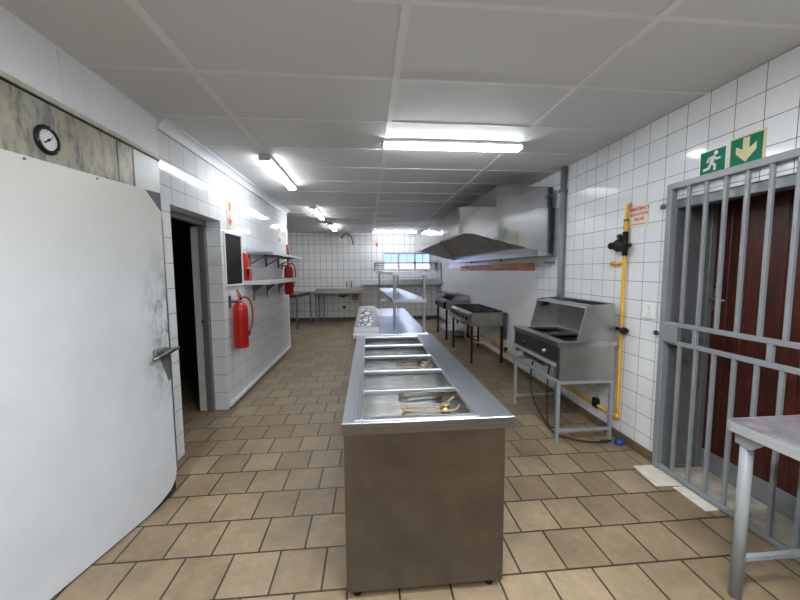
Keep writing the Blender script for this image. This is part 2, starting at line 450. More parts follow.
# storeroom behind the doorway
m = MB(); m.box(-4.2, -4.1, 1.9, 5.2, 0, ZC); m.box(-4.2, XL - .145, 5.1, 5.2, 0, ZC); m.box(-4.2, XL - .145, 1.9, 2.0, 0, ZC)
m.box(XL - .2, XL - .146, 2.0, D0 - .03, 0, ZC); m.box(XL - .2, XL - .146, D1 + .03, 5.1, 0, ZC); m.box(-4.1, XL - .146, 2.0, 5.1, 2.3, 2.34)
struct(m, 'wall_store', 'store_shade')
d2 = MB().box(XL - .205, XL - .14, D1 - .05, D1 + .03, 0, DZ - .01, .004)
d2.box(XL - .205, XL - .14, D0 - .04, D0 + .03, 0, DZ - .01, .004).box(XL - .205, XL - .14, D0 - .04, D1 + .03, DZ - .055, DZ + .02, .004)
d2 = struct(d2, 'door_2', 'jamb_mid')
MB().box(XL - .285, XL - .205, D1 - .035, D1 + .01, .01, DZ - .06, .003).build('door_lining', 'door_white', d2)
MB().cyl((XL - .20, D1 - .052, .98), (XL - .20, D1 - .056, .98), .012).build('strike_plate', 'chrome', d2)
# right wall with the exit doorway
G0, G1, GZ = 1.30, 2.362, 1.99
m = MB()
m.box(XR, XR + .12, G1, YB, 0, ZC); m.box(XR, XR + .12, YF, G0, 0, ZC); m.box(XR, XR + .12, G0, G1, GZ, ZC)
struct(m, 'wall_right', 'tile_r')
m = MB(); m.box(XR + .12, 2.62, G1, G1 + .12, 0, 2.2); m.box(XR + .12, 2.62, G0 - .12, G0, 0, 2.2); m.box(XR + .12, 2.62, G0, G1, 2.04, 2.2)
m.box(2.60, 2.72, G0 - .12, G1 + .12, 0, 2.2)
struct(m, 'wall_right_reveal', 'jamb')
m = MB(); m.box(XR - .014, XR, G1 + .05, YB, 0, .078, .003); struct(m, 'baseboard_right', 'skirt')
# back wall with the window opening
W0, W1, WZ0, WZ1 = .47, 1.90, 1.515, 2.025
m = MB()
m.box(XFL, W0, YB, YB + .15, 0, ZC); m.box(W1, XR + .12, YB, YB + .15, 0, ZC)
m.box(W0, W1, YB, YB + .15, 0, WZ0); m.box(W0, W1, YB, YB + .15, WZ1, ZC)
struct(m, 'wall_back', 'tile_b')
m = MB(); m.box(XFL, XR - .015, YB - .014, YB, 0, .1, .003); struct(m, 'baseboard_back', 'skirt')
struct(MB().box(-4.2, 3.2, YF - .15, YF, 0, ZC), 'wall_front', 'rear_darkened')
m = MB(); m.box(XL - .25, XL - .12, YF, .4, 0, ZC); struct(m, 'wall_left_rear', 'white_paint')
# window: frame with three casements
m = MB()
ys, ye = YB + .03, YB + .075
m.box(W0, W1, ys, ye, WZ0, WZ0 + .03).box(W0, W1, ys, ye, WZ1 - .03, WZ1)
for a, b_ in ((W0, .492), (.897, .965), (1.405, 1.462), (1.878, W1)): m.box(a, b_, ys, ye, WZ0 + .03, WZ1 - .03)
w1 = struct(m, 'window_1', 'frame_cream')
for a, b_ in ((.492, .897), (.965, 1.405), (1.462, 1.878)):
    c = (a + b_) / 2
    MB().box(c - .009, c + .009, ys + .008, ye - .008, WZ0 + .03, WZ1 - .03).box(a, c - .009, ys + .008, ye - .008, 1.735, 1.752).box(c + .009, b_, ys + .008, ye - .008, 1.735, 1.752).build('window_bar', 'frame_cream', w1)
    MB().box(a, b_, ys + .02, ys + .024, WZ0 + .03, WZ1 - .03).build('window_pane', 'glass', w1)
struct(MB().box(-4, 8, 13.5, 13.8, -.2, 1.80), 'exterior_wall', 'pink_wall')
# odd pale tiles in front of the gate
m = MB()
m.prism([(1.998, 2.374, .0), (2.185, 2.37, .0), (2.16, 2.112, .0), (1.965, 2.124, .0)], (0, 0, .0025))
m.prism([(2.072, 2.102, .0), (2.16, 2.104, .0), (2.178, 1.866, .0), (2.066, 1.86, .0)], (0, 0, .0025))
struct(m, 'floor_patch', 'pale_tile')

m = MB(); m.box(2.215, 2.494, G0, G1 - .05, 0, .004); struct(m, 'floor_threshold', 'cement')

# ------------------------------------------------------------------ cold room door (ajar), door_1
A = math.radians(11.55); du = V((math.sin(A), math.cos(A), 0)); dn = V((math.cos(A), -math.sin(A), 0))
o0 = V((-1.459, 1.649, 0))
def dp(s_, z, n=0): return o0 + du * s_ + dn * n + V((0, 0, z))
s_end = .748
m = MB()
m.prism([dp(-.36, .012), dp(.50, .012), dp(.60, .03), dp(.69, .062), dp(.735, .11), dp(s_end, .17), dp(s_end, 1.997), dp(-.36, 2.001)], dn * -.075)
d1 = struct(m, 'door_1', 'cold_door')
m = MB(); m.prism([dp(-.36, .0, -.01), dp(.60, .0, -.01), dp(.745, .03, -.01), dp(.745, .2, -.01), dp(.73, .2, -.01), dp(.64, .06, -.01), dp(.5, .02, -.01), dp(-.36, .02, -.01)], dn * -.05)
m.build('rubber_seal', 'rubber', d1)
m = MB(); m.prism([dp(.64, 1.996, .0), dp(s_end, 1.996, .0), dp(s_end, 1.885, .0)], dn * .004); m.build('corner_plate', 'jamb', d1)
m = MB(); m.prism([dp(.665, .965, .0), dp(s_end - .002, .965, .0), dp(s_end - .002, .80, .0), dp(.725, .79, .0)], dn * .004); m.build('wear_plate', 'jamb', d1)
h = MB().box(-.05, .05, -.014, .014, -.022, .022, .006, None, 2)
for v in h.bm.verts: v.co = dp(.655, 1.0, .022) + du * v.co.x + dn * v.co.y + V((0, 0, v.co.z))
h = h.build('door_handle', 'steel_dull', d1)
m = MB(); m.tube([dp(.56, .968, .05), dp(.62, .982, .056), dp(.70, .998, .058), dp(s_end + .012, 1.005, .052)], [.009, .014, .016, .013], 10)
m.build('lever', 'steel_dark', h)
m = MB(); m.tube([dp(.66, 1.0, .03), dp(.68, .996, .058)], .010, 10); m.build('spindle', 'steel_dark', h)
for s_, z in ((.02, 1.985), (.34, 1.983)):
    MB().lathe(dp(s_, z, .0), [(.006, 0), (.006, .003), (.003, .004)], 10, dn).build('screw', 'steel_dark', d1)

# thermometer on the header panel
t = thing('dial_thermometer', (XL, 1.873, 2.062), 'round black rimmed dial thermometer on the stained metal panel above the white door', 'thermometer')
c = V((XL - .001, 1.877, 2.134))
MB().lathe(c, [(.068, 0), (.068, .008), (.064, .013), (.050, .014), (.047, .008)], 36, (1, 0, 0)).build('rim', 'black', t)
dl = MB().lathe(c + V((.006, 0, 0)), [(.048, 0), (.048, .003)], 32, (1, 0, 0)).build('dial', 'dial', t)
m = MB()
for k in range(13):
    a = math.radians(225 - k * 22.5); e = V((0, math.cos(a), math.sin(a)))
    p = c + V((.0092, 0, 0)) + e * .037
    m.tube([p, p + e * (.008 if k % 3 == 0 else .005)], .0012, 5)
m.build('dial_marks', 'black', dl)
m = MB(); p = c + V((.011, 0, 0)); m.tube([p + V((0, -.022, -.018)), p + V((0, .026, .022))], [.0035, .0012], 6); m.lathe(p, [(.006, -.002), (.006, .004)], 12, (1, 0, 0)); m.build('needle', 'black', t)
for a in (35, 155, 275):
    m = MB(); e = V((0, math.cos(math.radians(a + 40)), math.sin(math.radians(a + 40))))
    m.lathe(c + e * .059 + V((.009, 0, 0)), [(.004, 0), (.004, .005)], 8, (1, 0, 0)); m.build('screw', 'chrome', t)
o = MB().lathe((XL, 2.265, 2.045), [(.016, 0), (.016, .005), (.011, .006), (.010, .002)], 20, (1, 0, 0)).build('cable_gland', 'steel_dark')
tag(o, 'small dark round cable gland low on the stained panel right of the dial thermometer', 'cable gland')

# ------------------------------------------------------------------ ceiling lights
def light_fix(loc, rz, label, lamp='tube_soft'):
    t = thing('fluorescent_light', loc, label, 'ceiling light', 'fluorescent tube lights on the ceiling', rz)
    MB().box(-.62, .62, -.055, .055, -.03, 0, .008).build('housing', 'housing', t, True)
    for s_ in (-1, 1):
        MB().cyl((-.60, s_ * .027, -.046), (.60, s_ * .027, -.046), .0135, 10).build('tube', lamp, t, True)
    for s_ in (-1, 1):
        MB().box(s_ * .622 - .014, s_ * .622 + .014, -.056, .056, -.058, 0, .006).build('end_cap', 'cap_grey', t, True)
    return t
H2 = math.pi / 2
f1 = light_fix((-.985, 4.2, ZC), H2, 'lit twin tube ceiling light nearest above the left doorway, running lengthwise')
for loc, rz, lb in [((-.945, 6.9, ZC), H2, 'lit twin tube ceiling light, second of the three in the lengthwise row on the left'),
                    ((-.88, 9.05, ZC), H2, 'lit twin tube ceiling light ending the lengthwise row near the back wall'),
                    ((.77, 9.95, ZC), 0, 'lit twin tube ceiling light running crosswise above the back window')]:
    c_ = copy_tree(f1); c_.location = loc; c_.rotation_euler = (0, 0, rz); c_['label'] = lb

light_fix((.76, 3.12, ZC), 0, 'lit twin tube ceiling light running crosswise above the water bath counter', 'tube')

# ------------------------------------------------------------------ water bath counter
t = thing('water_bath_counter', (.26, 2.49, 0), 'long stainless steel water bath counter with five open wells in the middle of the floor', 'counter')
X0, X1, Y0, Y1, ZT = -.122, .648, 1.455, 3.53, .845
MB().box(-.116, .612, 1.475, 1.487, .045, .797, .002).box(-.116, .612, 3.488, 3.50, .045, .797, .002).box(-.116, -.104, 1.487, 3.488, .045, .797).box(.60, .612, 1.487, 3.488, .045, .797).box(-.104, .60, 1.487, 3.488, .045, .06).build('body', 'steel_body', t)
for x in (-.07, .56):
    for y in (1.52, 3.45): MB().cyl((x, y, 0), (x, y, .05), .02, 12).build('foot', 'black', t)
FX0, FX1 = -.068, .49          # raised frame of the wells
m = MB()
m.box(X0, FX0, Y0 + .004, Y1, .797, ZT, .003).box(FX1, X1, Y0 + .004, Y1, .797, ZT, .003).box(FX0, FX1, Y0 + .004, 1.482, .797, ZT, .002).box(FX0, FX1, 3.44, Y1, .797, ZT, .002)
m.build('countertop', 'steel_top', t)
MB().box(X0, X1, Y0, Y0 + .004, .795, ZT - .001).build('lip_reflection', 'steel_dark', t)  # thin darker strip paints the dark reflection on the counter lip
wy = [(1.515, 1.856), (1.88, 2.225), (2.25, 2.615), (2.638, 3.004), (3.026, 3.40)]
m = MB(); zt = ZT + .006
m.box(FX0, -.036, 1.482, 3.44, .826, zt, .004, None, 2).box(.474, FX1, 1.482, 3.44, .826, zt, .004, None, 2)
ys_ = [1.482] + [v for w in wy for v in w] + [3.44]
for i in range(0, len(ys_), 2): m.box(-.036, .474, ys_[i], ys_[i + 1], .826, zt - .002, .004, None, 2)
m.build('well_frame', 'steel_top', t)
wells = []
for (a, b_) in wy:
    m = MB(); w = .004; zb = .762
    m.box(-.038, .476, a - w, b_ + w, zb - w, zb)
    m.box(-.040, -.036, a - w, b_ + w, zb, .8255).box(.474, .478, a - w, b_ + w, zb, .8255)
    m.box(-.036, .474, a - w, a, zb, .8255).box(-.036, .474, b_, b_ + w, zb, .8255)
    wells.append(m.build('well', 'steel_well', t))
def elem(w, y0, x0, x1, zz):
    pts = [(x1 + .03, y0 + .01, zz + .035), (x1, y0, zz + .01), (x0 + .12, y0 + .015, zz), (x0, y0 + .05, zz), (x0 + .05, y0 + .085, zz), (x1 - .04, y0 + .075, zz), (x1, y0 + .11, zz + .02), (x1 + .03, y0 + .12, zz + .035)]
    MB().tube(curve(pts, 5), .005, 8).build('heating_element', 'scale', w)
    m = MB(); m.lathe((x1 - .035, y0 + .05, zz - .012), [(.026, 0), (.026, .012), (.014, .016), (.014, .028), (.02, .03), (.02, .036)], 14); m.build('drain', 'brass', w)
elem(wells[0], 1.70, .17, .43, .776); elem(wells[2], 2.46, .20, .43, .776)

# ------------------------------------------------------------------ second counter and what stands on it
t = thing('serving_counter', (.22, 4.78, 0), 'low steel serving counter standing end to end behind the water bath counter', 'counter')
MB().box(-.165, .618, 3.545, 6.02, .805, ZT, .004).build('countertop', 'steel_top', t)
MB().box(-.145, .59, 3.56, 6.0, .09, .805, .003).build('body', 'steel_body', t)
for x in (-.11, .55):
    for y in (3.62, 5.94): MB().cyl((x, y, 0), (x, y, .092), .02, 12).build('foot', 'black', t)
o = MB().box(-.163, .112, 3.70, 5.95, ZT, .9, .006).build('raised_tray', 'steel_tray')
tag(o, 'long low raised steel tray on the left side of the serving counter', 'tray')
m = MB(); m.box(-.108, .048, 3.80, 5.55, .9, .905)
o = m.build('patterned_sheet', 'blot'); tag(o, 'white strip with black outlined shapes lying on the raised steel tray', 'sheet')

t = thing('gantry_shelf', (.42, 3.585, ZT), 'two tier steel gantry shelf on square posts standing on the serving counter', 'shelf', None, math.radians(2.0))
for x in (.255, .567):
    for y in (3.585, 5.92): MB().box(x, x + .028, y, y + .028, ZT, 1.488, .003).build('post', 'steel_mid', t)
for z in (1.202, 1.486):
    m = MB(); xa, xb, ya, yb = .25, .60, 3.58, 5.955
    m.box(xa, xb, ya, yb, z - .004, z, 0).box(xa, xa + .003, ya, yb, z - .032, z - .004).box(xb - .003, xb, ya, yb, z - .032, z - .004).box(xa, xb, ya, ya + .003, z - .032, z - .004).box(xa, xb, yb - .003, yb, z - .032, z - .004)
    m.build('shelf', 'steel_top', t)

# ------------------------------------------------------------------ exhaust hood
HY0, HY1, HX = 3.872, 7.8, 1.025
t = thing('exhaust_hood', (1.6, 5.8, 1.66), 'large stainless steel kitchen exhaust hood hanging along the right wall under the ceiling', 'hood')
m = MB(); m.box(HX, HX + .012, HY0, HY1, 1.912, 2.205).box(HX + .012, HX + .05, HY0 + .012, HY1 - .012, 1.912, 1.922)
m.build('front_panel', 'steel_hood', t)
for y in (HY0, HY1 - .012):
    x = HX + (.012 if True else 0)
    MB().prism([(x, y, 2.205), (2.186, y, 2.205), (2.186, y, 1.66), (1.168, y, 1.912), (x, y, 1.912)], (0, .012, 0)).build('end_panel', 'steel_hood', t)
MB().box(HX + .012, 2.186, HY0 + .012, HY1 - .012, 2.193, 2.205).build('top_panel', 'steel_hood', t)
MB().box(2.176, 2.186, HY0 + .012, HY1 - .012, 1.662, 2.193).build('back_panel', 'steel_dull', t)
m = MB(); m.box(1.955, 2.176, HY0 + .013, HY1 - .013, 1.662, 1.672).box(1.955, 1.965, HY0 + .013, HY1 - .013, 1.672, 1.80); m.box(1.955, 2.176, HY0 + .0125, HY0 + .0165, 1.662, 1.80); m.build('grease_gutter', 'steel', t)
MB().prism([(HX + .014, HY1 - .0135, 2.19), (2.174, HY1 - .0135, 2.19), (2.174, HY1 - .0135, 1.675), (1.17, HY1 - .0135, 1.922), (HX + .014, HY1 - .0135, 1.922)], (0, .001, 0)).build('lit_lining', 'hood_lit', t)
MB().box(HX + .0125, HX + .014, HY0 + .013, HY1 - .014, 1.925, 2.19).build('lit_lining', 'hood_lit', t)
pa, pb = V((1.97, 0, 1.79)), V((1.52, 0, 2.19)); dv = (pb - pa); L = dv.length; dv.normalize(); nv = V((-dv.z, 0, dv.x)); nv = nv if nv.x < 0 else -nv
rot = Matrix((( dv.x, 0, nv.x), (0, 1, 0), (dv.z, 0, nv.z)))
nF = 8; fw = (HY1 - HY0 - .03) / nF
for k in range(nF):
    y0 = HY0 + .015 + k * fw; y1 = y0 + fw - .006
    m = MB(); mid = (pa + pb) / 2
    def sl(a0, a1, ya, yb, n0, n1):
        c = mid + dv * ((a0 + a1) / 2) + nv * ((n0 + n1) / 2) + V((0, (ya + yb) / 2, 0))
        d = ((a1 - a0) / 2, (yb - ya) / 2, (n1 - n0) / 2)
        m.box(c.x - d[0], c.x + d[0], c.y - d[1], c.y + d[1], c.z - d[2], c.z + d[2], 0, rot)
    sl(-L / 2, -L / 2 + .03, y0, y1, 0, .022); sl(L / 2 - .03, L / 2, y0, y1, 0, .022)
    sl(-L / 2 + .03, L / 2 - .03, y0, y0 + .022, 0, .022); sl(-L / 2 + .03, L / 2 - .03, y1 - .022, y1, 0, .022)
    ns = 5; w = (y1 - y0 - .044) / ns
    for j in range(ns):
        ya = y0 + .022 + j * w
        sl(-L / 2 + .03, L / 2 - .03, ya + w * .3, ya + w * .72, .004, .018)
    ff = m.build('baffle_filter', 'filter', t)
    m = MB(); sl(-L / 2 + .01, L / 2 - .01, y0 + .01, y1 - .01, -.03, -.024); m.build('filter_gap_shade', 'black', ff)  # black sheet added as painted shade in the gaps between slats
MB().box(1.449, 2.108, HY0 + .01, 6.9, 2.206, 2.44, .003).build('duct_box', 'steel_hood', t)
for y in (5.1, 6.6): MB().lathe((1.99, y, 1.662), [(.012, -.03), (.018, -.026), (.018, -.006), (.01, 0)], 12).build('drain_plug', 'black', t)

# conduit, wooden rail
o = MB().cyl((2.155, 3.74, .32), (2.155, 3.74, ZC - .002), .032, 20)
for z in (.9, 2.35): o.box(2.112, 2.189, 3.705, 3.785, z, z + .03, .004)
tag(o.build('conduit_pipe', 'conduit'), 'thick grey vertical conduit pipe on the right wall beside the exhaust hood', 'pipe')
m = MB(); m.box(2.165, 2.189, 4.42, 8.05, 1.49, 1.595, .004)
tag(m.build('wooden_rail', 'wood_rail'), 'long scorched orange brown rail fixed to the right wall under the hood', 'rail')
o = MB().box(2.176, 2.189, 3.92, 4.18, 1.575, 1.605, .003).build('name_plate', 'leg_grey'); tag(o, 'small grey metal plate on the right wall just below the near end of the hood', 'plate')

# ------------------------------------------------------------------ fry station
t = thing('chip_station', (1.87, 3.24, 0), 'stainless steel two well chip station with sloped splash guard on grey legs', 'chip station')
X0, X1, Y0, Y1 = 1.60, 2.135, 2.785, 3.70
m = MB()
WX0, WX1 = 1.70, 2.05; wr = [(2.83, 3.19), (3.225, 3.585)]
m.box(X0, WX0, Y0, Y1, .838, .882, .003).box(WX1, X1, Y0, Y1, .838, .882, .003)
m.box(WX0, WX1, Y0, wr[0][0], .838, .882).box(WX0, WX1, wr[0][1], wr[1][0], .838, .882).box(WX0, WX1, wr[1][1], Y1, .838, .882)
m.build('top_frame', 'steel', t)
for a, b_ in wr:
    m = MB(); zb = .68
    m.box(WX0, WX1, a, b_, zb - .004, zb).box(WX0 - .003, WX0, a, b_, zb, .86).box(WX1, WX1 + .003, a, b_, zb, .86).box(WX0, WX1, a - .003, a, zb, .86).box(WX0, WX1, b_, b_ + .003, zb, .86)
    m.build('well', 'steel_dark', t)
m = MB(); m.prism([(1.612, Y0 + .01, .838), (1.612, Y0 + .01, .70), (1.60, Y0 + .01, .695), (1.60, Y0 + .01, .66), (1.626, Y0 + .01, .66), (1.626, Y0 + .01, .838)], (0, Y1 - Y0 - .02, 0))
m.build('control_panel', 'steel_dark', t)
MB().box(1.596, 1.60, Y0 + .02, Y1 - .02, .662, .694).build('bright_strip', 'edge_steel', t)
for y, mt in ((3.43, 'black'), (3.03, 'steel_mid')):
    k = MB().lathe((1.612, y, .755), [(.024, 0), (.024, -.006), (.018, -.008), (.017, -.026), (.012, -.03)], 18, (1, 0, 0)).build('knob', mt, t)
    MB().box(1.578, 1.584, y - .004, y + .004, .74, .77).build('pointer', 'chrome', k)
MB().box(1.628, 2.125, Y0 + .008, Y0 + .014, .542, .838).build('side_panel', 'steel_side', t)
MB().box(1.628, 2.125, Y1 - .014, Y1 - .008, .60, .838).build('side_panel', 'steel_dull', t)
MB().box(2.118, 2.125, Y0 + .015, Y1 - .015, .60, .838).build('back_panel', 'steel_dull', t)
MB().box(1.70, 2.05, 3.2, 3.66, .56, .67, .004).build('burner_box', 'steel_dark', t)
for y in (Y0 + .014, Y1 - .026):
    MB().prism([(1.782, y, .882), (2.112, y, .882), (2.112, y, 1.205), (1.86, y, 1.19)], (0, .012, 0)).build('splash_side', 'steel_side', t)
MB().box(2.100, 2.112, Y0 + .026, Y1 - .026, .882, 1.205).build('splash_back', 'steel_dark', t)
MB().box(2.065, 2.112, Y0 + .026, Y1 - .026, 1.2, 1.208).build('splash_top', 'steel_dull', t)
for x, z in ((1.872, 1.172), (1.95, 1.18)):
    MB().box(x - .007, x + .007, Y0 + .026, Y1 - .026, z - .007, z + .007).build('cross_bar', 'edge_steel', t)
MB().box(1.87, 1.94, 3.56, 3.66, 1.12, 1.165, .01).build('lamp_holder', 'black', t)
for x in (1.612, 2.10):
    for y in (Y0 + .005, Y1 - .033): MB().box(x, x + .028, y, y + .028, 0, .512, .002).build('leg', 'leg_grey', t)
m = MB(); z0, z1 = .512, .540
m.box(1.612, 1.640, Y0 + .005, Y1 - .005, z0, z1).box(2.10, 2.128, Y0 + .005, Y1 - .005, z0, z1).box(1.64, 2.10, Y0 + .005, Y0 + .033, z0, z1).box(1.64, 2.10, Y1 - .033, Y1 - .005, z0, z1)
m.build('stand_rail', 'leg_grey', t)
for y in (Y0 + .008, Y1 - .03): MB().box(1.64, 2.10, y, y + .022, .085, .107).build('stretcher', 'leg_grey', t)
o = MB().tube(curve([(1.70, 3.42, .553), (1.68, 3.42, .45), (1.66, 3.36, .24), (1.66, 3.1, .07), (1.68, 2.92, .012), (1.75, 2.83, .009), (1.85, 2.76, .009), (1.96, 2.735, .009), (2.03, 2.735, .009), (2.09, 2.745, .012)], 8), .0085, 8)
o.lathe((2.02, 2.735, .012), [(.016, -.03), (.016, .03)], 10, (1, 0, 0))
tag(o.build('power_cable', 'rubber'), 'black power cable hanging under the chip station and trailing on the floor', 'cable')
o = MB().tube(curve([(1.88, 3.4, .553), (1.80, 3.3, .40), (1.72, 3.15, .15), (1.70, 3.08, .02), (1.74, 3.04, .009)], 8), .0075, 8).build('thin_cable', 'rubber')
tag(o, 'second thin black cable dropping steeply under the chip station', 'cable')
o = MB().lathe((2.13, 2.70, 0), [(.034, 0), (.036, .01), (.034, .04), (.02, .046)], 16).build('plug_cap', 'blue'); tag(o, 'small blue plastic cap on the floor by the right wall', 'cap')

# ------------------------------------------------------------------ gas range
t = thing('gas_range', (1.88, 5.98, 0), 'gas range with black cast iron grates on tall thin black legs', 'stove')
X0, X1, Y0, Y1 = 1.625, 2.15, 5.355, 6.60
MB().box(X0, X1, Y0, Y1, .605, .822, .004).build('body', 'steel_dull', t)
MB().prism([(X0 - .001, Y0 + .006, .815), (X0 - .045, Y0 + .006, .79), (X0 - .05, Y0 + .006, .67), (X0 - .001, Y0 + .006, .64)], (0, Y1 - Y0 - .012, 0)).build('control_panel', 'steel_dark', t)
for k in range(6):
    y = Y0 + .11 + k * .2
    kb = MB().lathe((X0 - .046, y, .73), [(.026, 0), (.026, -.008), (.02, -.01), (.018, -.032), (.012, -.036)], 16, (1, 0, 0)).build('knob', 'black', t)
    MB().box(X0 - .086, X0 - .082, y - .003, y + .003, .715, .748).build('pointer', 'white_plastic', kb)
MB().tube([(X0 - .08, Y0 + .03, .655), (X0 - .08, Y1 - .03, .655)], .010, 8).tube([(X0 - .04, Y0 + .06, .66), (X0 - .08, Y0 + .06, .655)], .007, 8).tube([(X0 - .04, Y1 - .06, .66), (X0 - .08, Y1 - .06, .655)], .007, 8).build('gas_rail', 'chrome', t)
for k in range(3):
    for j in range(2):
        yc = Y0 + .215 + k * .41; xc = X0 + .135 + j * .255
        g = MB()
        g.box(xc - .12, xc + .12, yc - .19, yc - .175, .826, .846).box(xc - .12, xc + .12, yc + .175, yc + .19, .826, .846)
        g.box(xc - .12, xc - .105, yc - .175, yc + .175, .826, .846).box(xc + .105, xc + .12, yc - .175, yc + .175, .826, .846)
        for a in range(8):
            e = V((math.cos(a * math.pi / 4), math.sin(a * math.pi / 4), 0))
            g.tube([V((xc, yc, .838)) + e * .04, V((xc, yc, .838)) + V((e.x * .112, e.y * (.182 if abs(e.y) > .9 else .13), 0))], .007, 6)
        g = g.build('grate', 'iron', t)
        MB().lathe((xc, yc, .822), [(.045, 0), (.045, .008), (.03, .01), (.03, .014), (.01, .015)], 18).build('burner', 'iron', g)
for x in (X0 - .005, X1 - .035):
    for y in (Y0 + .005, Y1 - .04): MB().box(x, x + .032, y, y + .032, 0, .605, .002).build('leg', 'black', t)
MB().box(X0 + .03, X1 - .03, Y1 - .03, Y1 - .015, .20, .22).box(X0, X0 + .015, Y0 + .04, Y1 - .04, .575, .604).build('brace', 'black', t)
MB().tube(curve([(X0 - .06, 5.48, .66), (X0 - .065, 5.45, .58), (X0 - .03, 5.55, .52), (X0 - .01, 5.72, .42), (X0 + .05, 5.72, .33), (X0 + .2, 5.6, .29), (1.95, 5.5, .31), (2.08, 5.55, .33), (2.12, 5.56, .30)], 7), .011, 8).build('gas_hose', 'orange_hose', t)
MB().box(2.155, 2.17, 5.25, 5.52, .40, .83, .004).build('back_shield', 'steel_dull', t)

# ------------------------------------------------------------------ griddle
t = thing('flat_griddle', (1.92, 7.75, 0), 'flat top griddle with splash guard and lower shelf standing behind the gas range', 'griddle')
X0, X1, Y0, Y1 = 1.66, 2.165, 7.3, 8.25
MB().box(X0, X1, Y0, Y1, .65, .862, .004).build('body', 'steel_dull', t)
MB().box(X0 + .06, X1 - .03, Y0 + .03, Y1 - .03, .862, .874, .002).build('hot_plate', 'iron', t)
m = MB(); m.prism([(X0 + .11, Y0, .862), (X1, Y0, .862), (X1, Y0, .965), (X0 + .19, Y0, .945)], (0, .006, 0)).prism([(X0 + .11, Y1 - .006, .862), (X1, Y1 - .006, .862), (X1, Y1 - .006, .965), (X0 + .19, Y1 - .006, .945)], (0, .006, 0)).box(X1 - .006, X1, Y0 + .006, Y1 - .006, .862, .965)
m.build('splash_guard', 'steel', t)
m = MB(); m.prism([(1.72, 7.42, .985), (2.10, 7.42, .952), (2.10, 8.2, .952), (1.60, 8.2, .995)], (0, 0, .012)); m.build('lid', 'steel_dark', t)
m = MB(); m.tube([(1.62, 7.9, .90), (1.50, 8.1, .965), (1.46, 8.2, .985)], .008, 8).build('lid_handle', 'chrome', t)
MB().prism([(X0, Y0 + .02, .84), (X0 - .06, Y0 + .02, .80), (X0 - .06, Y0 + .02, .68), (X0, Y0 + .02, .66)], (0, Y1 - Y0 - .04, 0)).build('control_panel', 'black', t)
for k in range(3):
    MB().lathe((X0 - .06, Y0 + .2 + k * .27, .74), [(.028, 0), (.028, -.01), (.02, -.014), (.018, -.045)], 14, (1, 0, 0)).build('knob', 'steel_dark', t)
for x in (X0 - .01, X1 - .04):
    for y in (Y0, Y1 - .04): MB().box(x, x + .038, y, y + .038, 0, .65, .002).build('leg', 'black', t)
MB().box(X0 + .005, X1 - .005, Y0 + .01, Y1 - .01, .19, .21).build('lower_shelf', 'steel', t)

# ------------------------------------------------------------------ yellow gas pipe
t = thing('gas_pipe', (2.14, 2.73, .2), 'yellow gas pipe rising up the right wall and running low behind the stoves', 'gas pipe')
PX = 2.166
MB().tube(curve([(PX, 2.73, .20), (PX, 2.73, .9), (PX, 2.73, 1.4), (PX, 2.73, 1.63)], 4), .013, 14).build('riser', 'yellow', t)
MB().tube(curve([(PX, 2.73, 1.80), (PX, 2.73, 1.96), (PX, 2.729, 2.005), (PX, 2.722, 2.03), (PX + .003, 2.712, 2.038), (PX + .009, 2.70, 2.04)], 6), .0135, 14).lathe((PX, 2.73, 1.83), [(.015, 0), (.022, .005), (.022, .035), (.016, .05), (.014, .06)], 12).build('upper_bend', 'yellow', t)
MB().tube([(PX, 2.75, .205), (PX, 4.0, .215), (PX, 5.55, .222), (PX, 7.2, .24)], .013, 14).lathe((PX, 2.73, .19), [(.021, 0), (.021, .045)], 14).build('low_run', 'yellow', t)
MB().tube([(PX, 2.735, 1.55), (PX, 2.85, 1.55)], .0125, 12).lathe((PX, 2.85, 1.55), [(.021, 0), (.021, .03)], 12, (0, 1, 0)).build('branch', 'yellow', t)
MB().tube([(PX, 5.55, .222), (PX, 5.55, .37)], .014, 12).tube(curve([(PX, 5.55, .36), (PX, 5.62, .39), (PX - .02, 5.66, .37)], 4), .012, 10).build('stove_branch', 'yellow', t)
r = MB()
r.lathe((PX - .055, 2.735, 1.70), [(.03, -.045), (.046, -.038), (.052, -.02), (.052, .01), (.04, .028), (.026, .04), (.016, .045)], 22, (-1, 0, 0))
r.cyl((PX, 2.73, 1.615), (PX, 2.73, 1.815), .022, 16)
r.cyl((PX - .03, 2.77, 1.705), (PX - .03, 2.855, 1.705), .024, 14).lathe((PX - .03, 2.845, 1.705), [(.03, 0), (.03, .02)], 12, (0, 1, 0))
r.cyl((PX - .02, 2.75, 1.74), (PX - .02, 2.78, 1.79), .02, 12).cyl((PX - .01, 2.70, 1.70), (PX - .01, 2.655, 1.70), .013, 10)
r.build('regulator', 'black', t)
MB().lathe((PX, 2.73, 1.905), [(.016, 0), (.022, .002), (.022, .010), (.016, .012)], 16).build('union_ring', 'black', t)
MB().tube([(PX + .02, 2.73, .985), (PX, 2.73, .985), (PX - .02, 2.70, .985)], .016, 10).lathe((PX - .03, 2.66, .985), [(.026, -.02), (.03, 0), (.026, .02)], 14, (0, 1, 0)).cyl((PX, 2.79, .985), (PX, 2.65, .985), .012, 10).build('isolation_valve', 'black', t)
MB().box(PX - .025, 2.189, 2.98, 3.05, .18, .27, .01).build('pipe_clamp', 'black', t)
MB().box(PX - .022, 2.189, 5.2, 5.26, .19, .27, .008).build('pipe_clamp', 'black', t)
t.location.y += .055

